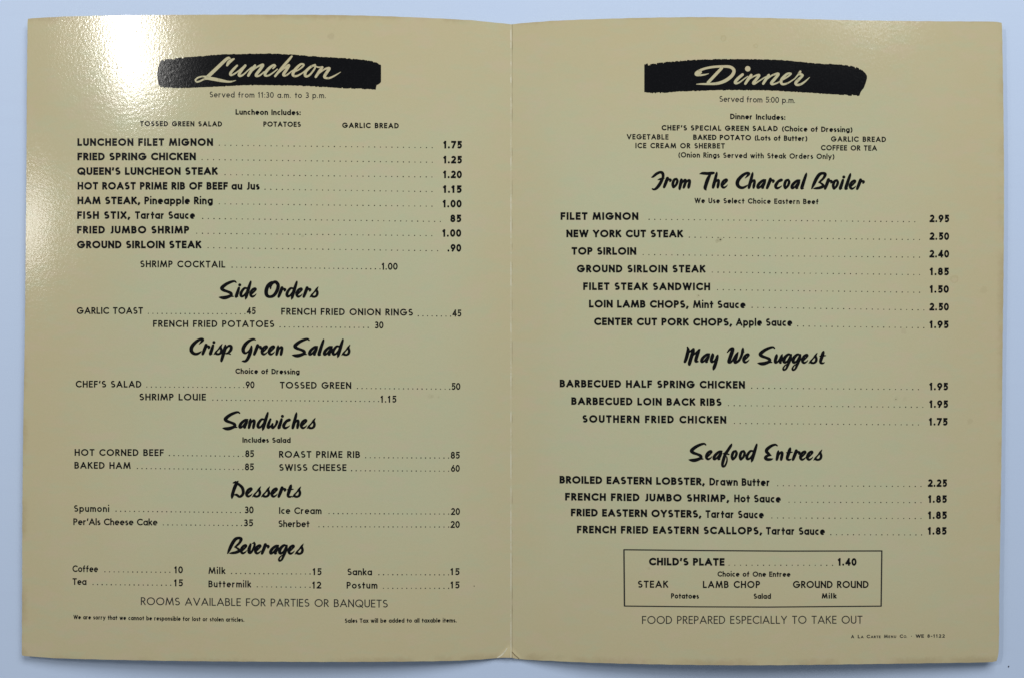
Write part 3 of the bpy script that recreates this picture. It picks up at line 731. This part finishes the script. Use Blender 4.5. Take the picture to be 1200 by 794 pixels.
banner([(755, 75.7), (760, 75.0), (775, 74), (782, 73), (800, 71.4), (820, 70.2), (850, 69.5), (880, 69.7), (900, 70), (915, 70.6), (960, 74.7), (980, 75.8), (1000, 78.2), (1006, 80.4), (1012, 84), (1015, 87.6), (1016.2, 90)],
       [(755, 108.2), (765, 109.4), (775, 109), (790, 108), (810, 107), (830, 106.3), (870, 105.9), (910, 106.7), (940, 108.5), (960, 109.8), (980, 111), (1007.2, 112.2), (1008.2, 109), (1010.4, 105.8), (1013, 101.5), (1015, 95.5), (1016.2, 91)],
       755, 1016.2, PAGE_R, "black brush-stroke banner behind the word Dinner", lambda x: 1.7 if x < 783 else (1.0 if x > 985 else .2), 11)

def lettering(strokes, page, label):
    pr = Print(INK * 2.2)
    for (ox, oy), st in strokes:
        sc = 1 / 13.333
        if isinstance(st, tuple): disc(pr, ox + st[0]*sc, oy + st[1]*sc, st[2]*sc, 18)
        else: ribbon(pr, st, sc, ox, oy)
    return pr.build("banner_lettering", M_CARD, page, label)
A1, A2 = (225, 60), (310, 60)
lettering([(A1, [(590,118,30),(570,112,44),(525,140,48),(430,230,52),(330,325,54),(245,405,56)]),
           (A1, [(548,225,34),(575,180,52),(620,145,42),(655,125,26)]),
           (A1, [(250,408,36),(160,400,24),(90,420,26),(55,455,26),(75,483,26),(120,474,26),(180,445,28),(240,428,46),(330,438,54),(450,462,48),(560,480,32),(620,478,24),(685,460,6)]),
           (A1, [(705,228,30),(650,285,40),(602,345,40),(605,375,36),(645,368,28),(720,318,22),(800,250,22),(832,230,36)]),
           (A1, [(832,228,40),(775,300,44),(735,365,44),(750,390,38),(800,372,26),(880,300,20),(935,255,20)]),
           (A1, [(985,228,38),(930,300,46),(880,385,40)]),
           (A1, [(920,330,18),(1000,262,24),(1070,225,32),(1108,222,44),(1062,292,46),(1005,368,46),(1010,394,34),(1060,382,26),(1130,325,20)]),
           (A2, [(130,275,20),(165,238,32),(140,222,34),(70,272,44),(15,340,46),(10,382,36),(60,385,28),(130,342,22),(200,285,18)]),
           (A2, [(425,85,30),(370,150,40),(270,265,40),(165,395,34)]), (A2, [(215,345,20),(310,268,26),(378,225,44),(350,282,46),(300,358,46),(305,385,34),(350,375,26),(430,312,18),(470,290,14)]),
           (A2, [(450,335,18),(540,290,22),(608,232,28),(605,208,28),(560,212,34),(490,278,46),(445,350,46),(455,388,38),(510,390,30),(590,345,22),(640,302,16)]),
           (A2, [(790,218,30),(720,250,38),(650,315,44),(632,368,44),(650,398,36),(700,380,30),(755,318,28),(790,262,26),(785,228,24)]), (A2, [(780,232,22),(840,255,22),(905,250,26)]),
           (A2, [(905,255,34),(860,315,46),(800,405,38)]), (A2, [(850,350,20),(940,285,28),(1012,272,42),(975,332,46),(940,390,46),(945,418,36),(1010,424,30),(1090,390,24),(1190,330,6)])],
          PAGE_L, "cream brush script word Luncheon on the black banner")
B1, B2 = (805, 65), (870, 65)
lettering([(B1, [(340,288,8),(270,305,24),(190,312,34),(142,300,42),(160,262,38),(260,215,36),(400,185,36),(560,176,38),(680,186,46),(735,240,50),(702,320,52),(600,398,52),(480,440,44),(340,450,32),(230,450,26),(150,454,12)]),
           (B1, [(545,200,44),(450,300,46),(330,428,46)]), (B1, [(215,265,40),(180,290,40)]),
           (B1, (950, 212, 43)), (B1, [(870,302,42),(800,362,46),(755,418,46),(768,440,34),(820,425,24),(900,365,18),(950,330,14)]),
           (B1, [(1005,312,42),(960,372,46),(912,445,38)]),
           (B2, [(90,385,18),(190,325,24),(262,312,38),(215,378,44),(172,432,44),(190,444,32),(250,410,22),(340,352,18),(380,330,14)]),
           (B2, [(412,312,42),(370,372,46),(325,445,38)]), (B2, [(370,385,18),(470,312,26),(562,292,42),(512,362,46),(455,430,46),(472,454,32),(540,435,24),(605,400,18)]),
           (B2, [(605,400,18),(690,348,24),(755,298,26),(745,282,28),(690,298,36),(620,370,46),(605,428,42),(640,454,34),(720,430,24),(820,365,18)]),
           (B2, [(815,370,18),(870,305,26),(905,255,34)]), (B2, [(905,258,34),(892,290,44),(945,315,30),(890,370,44),(835,430,46),(850,463,36),(910,455,34),(980,410,26),(1050,345,6)])],
          PAGE_R, "cream brush script word Dinner on the black banner")

# creases of the crumpled triangle at the foot of the fold
M_WORN = ink_material("bare_card_core", (0.66, 0.61, 0.46), 0.3)
M_CREASE = ink_material("crease_dark", (0.22, 0.17, 0.10), 0.4)  # dark brown tone of the right-hand crease line
def crease(name, pts, mat, page):
    pr = Print(INK); ribbon(pr, pts, 1.0 / 8, 0, 0); pr.build(name, mat, page)
crease("crease", [(594.2*8, 758.8*8, 4), (591*8, 763.4*8, 9), (587*8, 767.4*8, 12), (583.2*8, 769.8*8, 5)], M_WORN, PAGE_L)
crease("crease", [(600.4*8, 763.4*8, 4), (603*8, 766.6*8, 8), (606.2*8, 769.3*8, 8), (608.2*8, 771.0*8, 5)], M_CREASE, PAGE_R)

# ------------------------------------------------------------------ specks of dirt
def speck(page, px, py, r, seed):
    rnd = random.Random(seed); pr = Print()
    pr.poly([(px + r * rnd.uniform(.6, 1.2) * math.cos(a * .785), py + r * rnd.uniform(.5, 1.1) * math.sin(a * .785)) for a in range(8)])
    pr.build("speck", M_DOT, page)
speck(PAGE_L, 555.7, 686, .8, 1); speck(PAGE_R, 844.2, 281, 1.0, 2); speck(PAGE_R, 1050, 467.3, .6, 4); speck(PAGE_R, 818.6, 346.2, .5, 5)

def crumb(px, py, r):
    bm = bmesh.new(); bmesh.ops.create_icosphere(bm, subdivisions=2, radius=r)
    rnd = random.Random(5)
    for v in bm.verts: v.co *= rnd.uniform(.75, 1.2); v.co.z *= .6
    me = bpy.data.meshes.new("crumb"); bm.to_mesh(me); bm.free(); me.materials.append(M_CRUMB)
    o = bpy.data.objects.new("crumb", me); C.objects.link(o)
    o.location = ((px - 600) * UNIT, (397 - py) * UNIT, r * .45)
    o["label"] = "tiny dark crumb on the white table just off the menu's bottom right corner"; o["category"] = "crumb"
crumb(1181.8, 780.2, 0.00034)
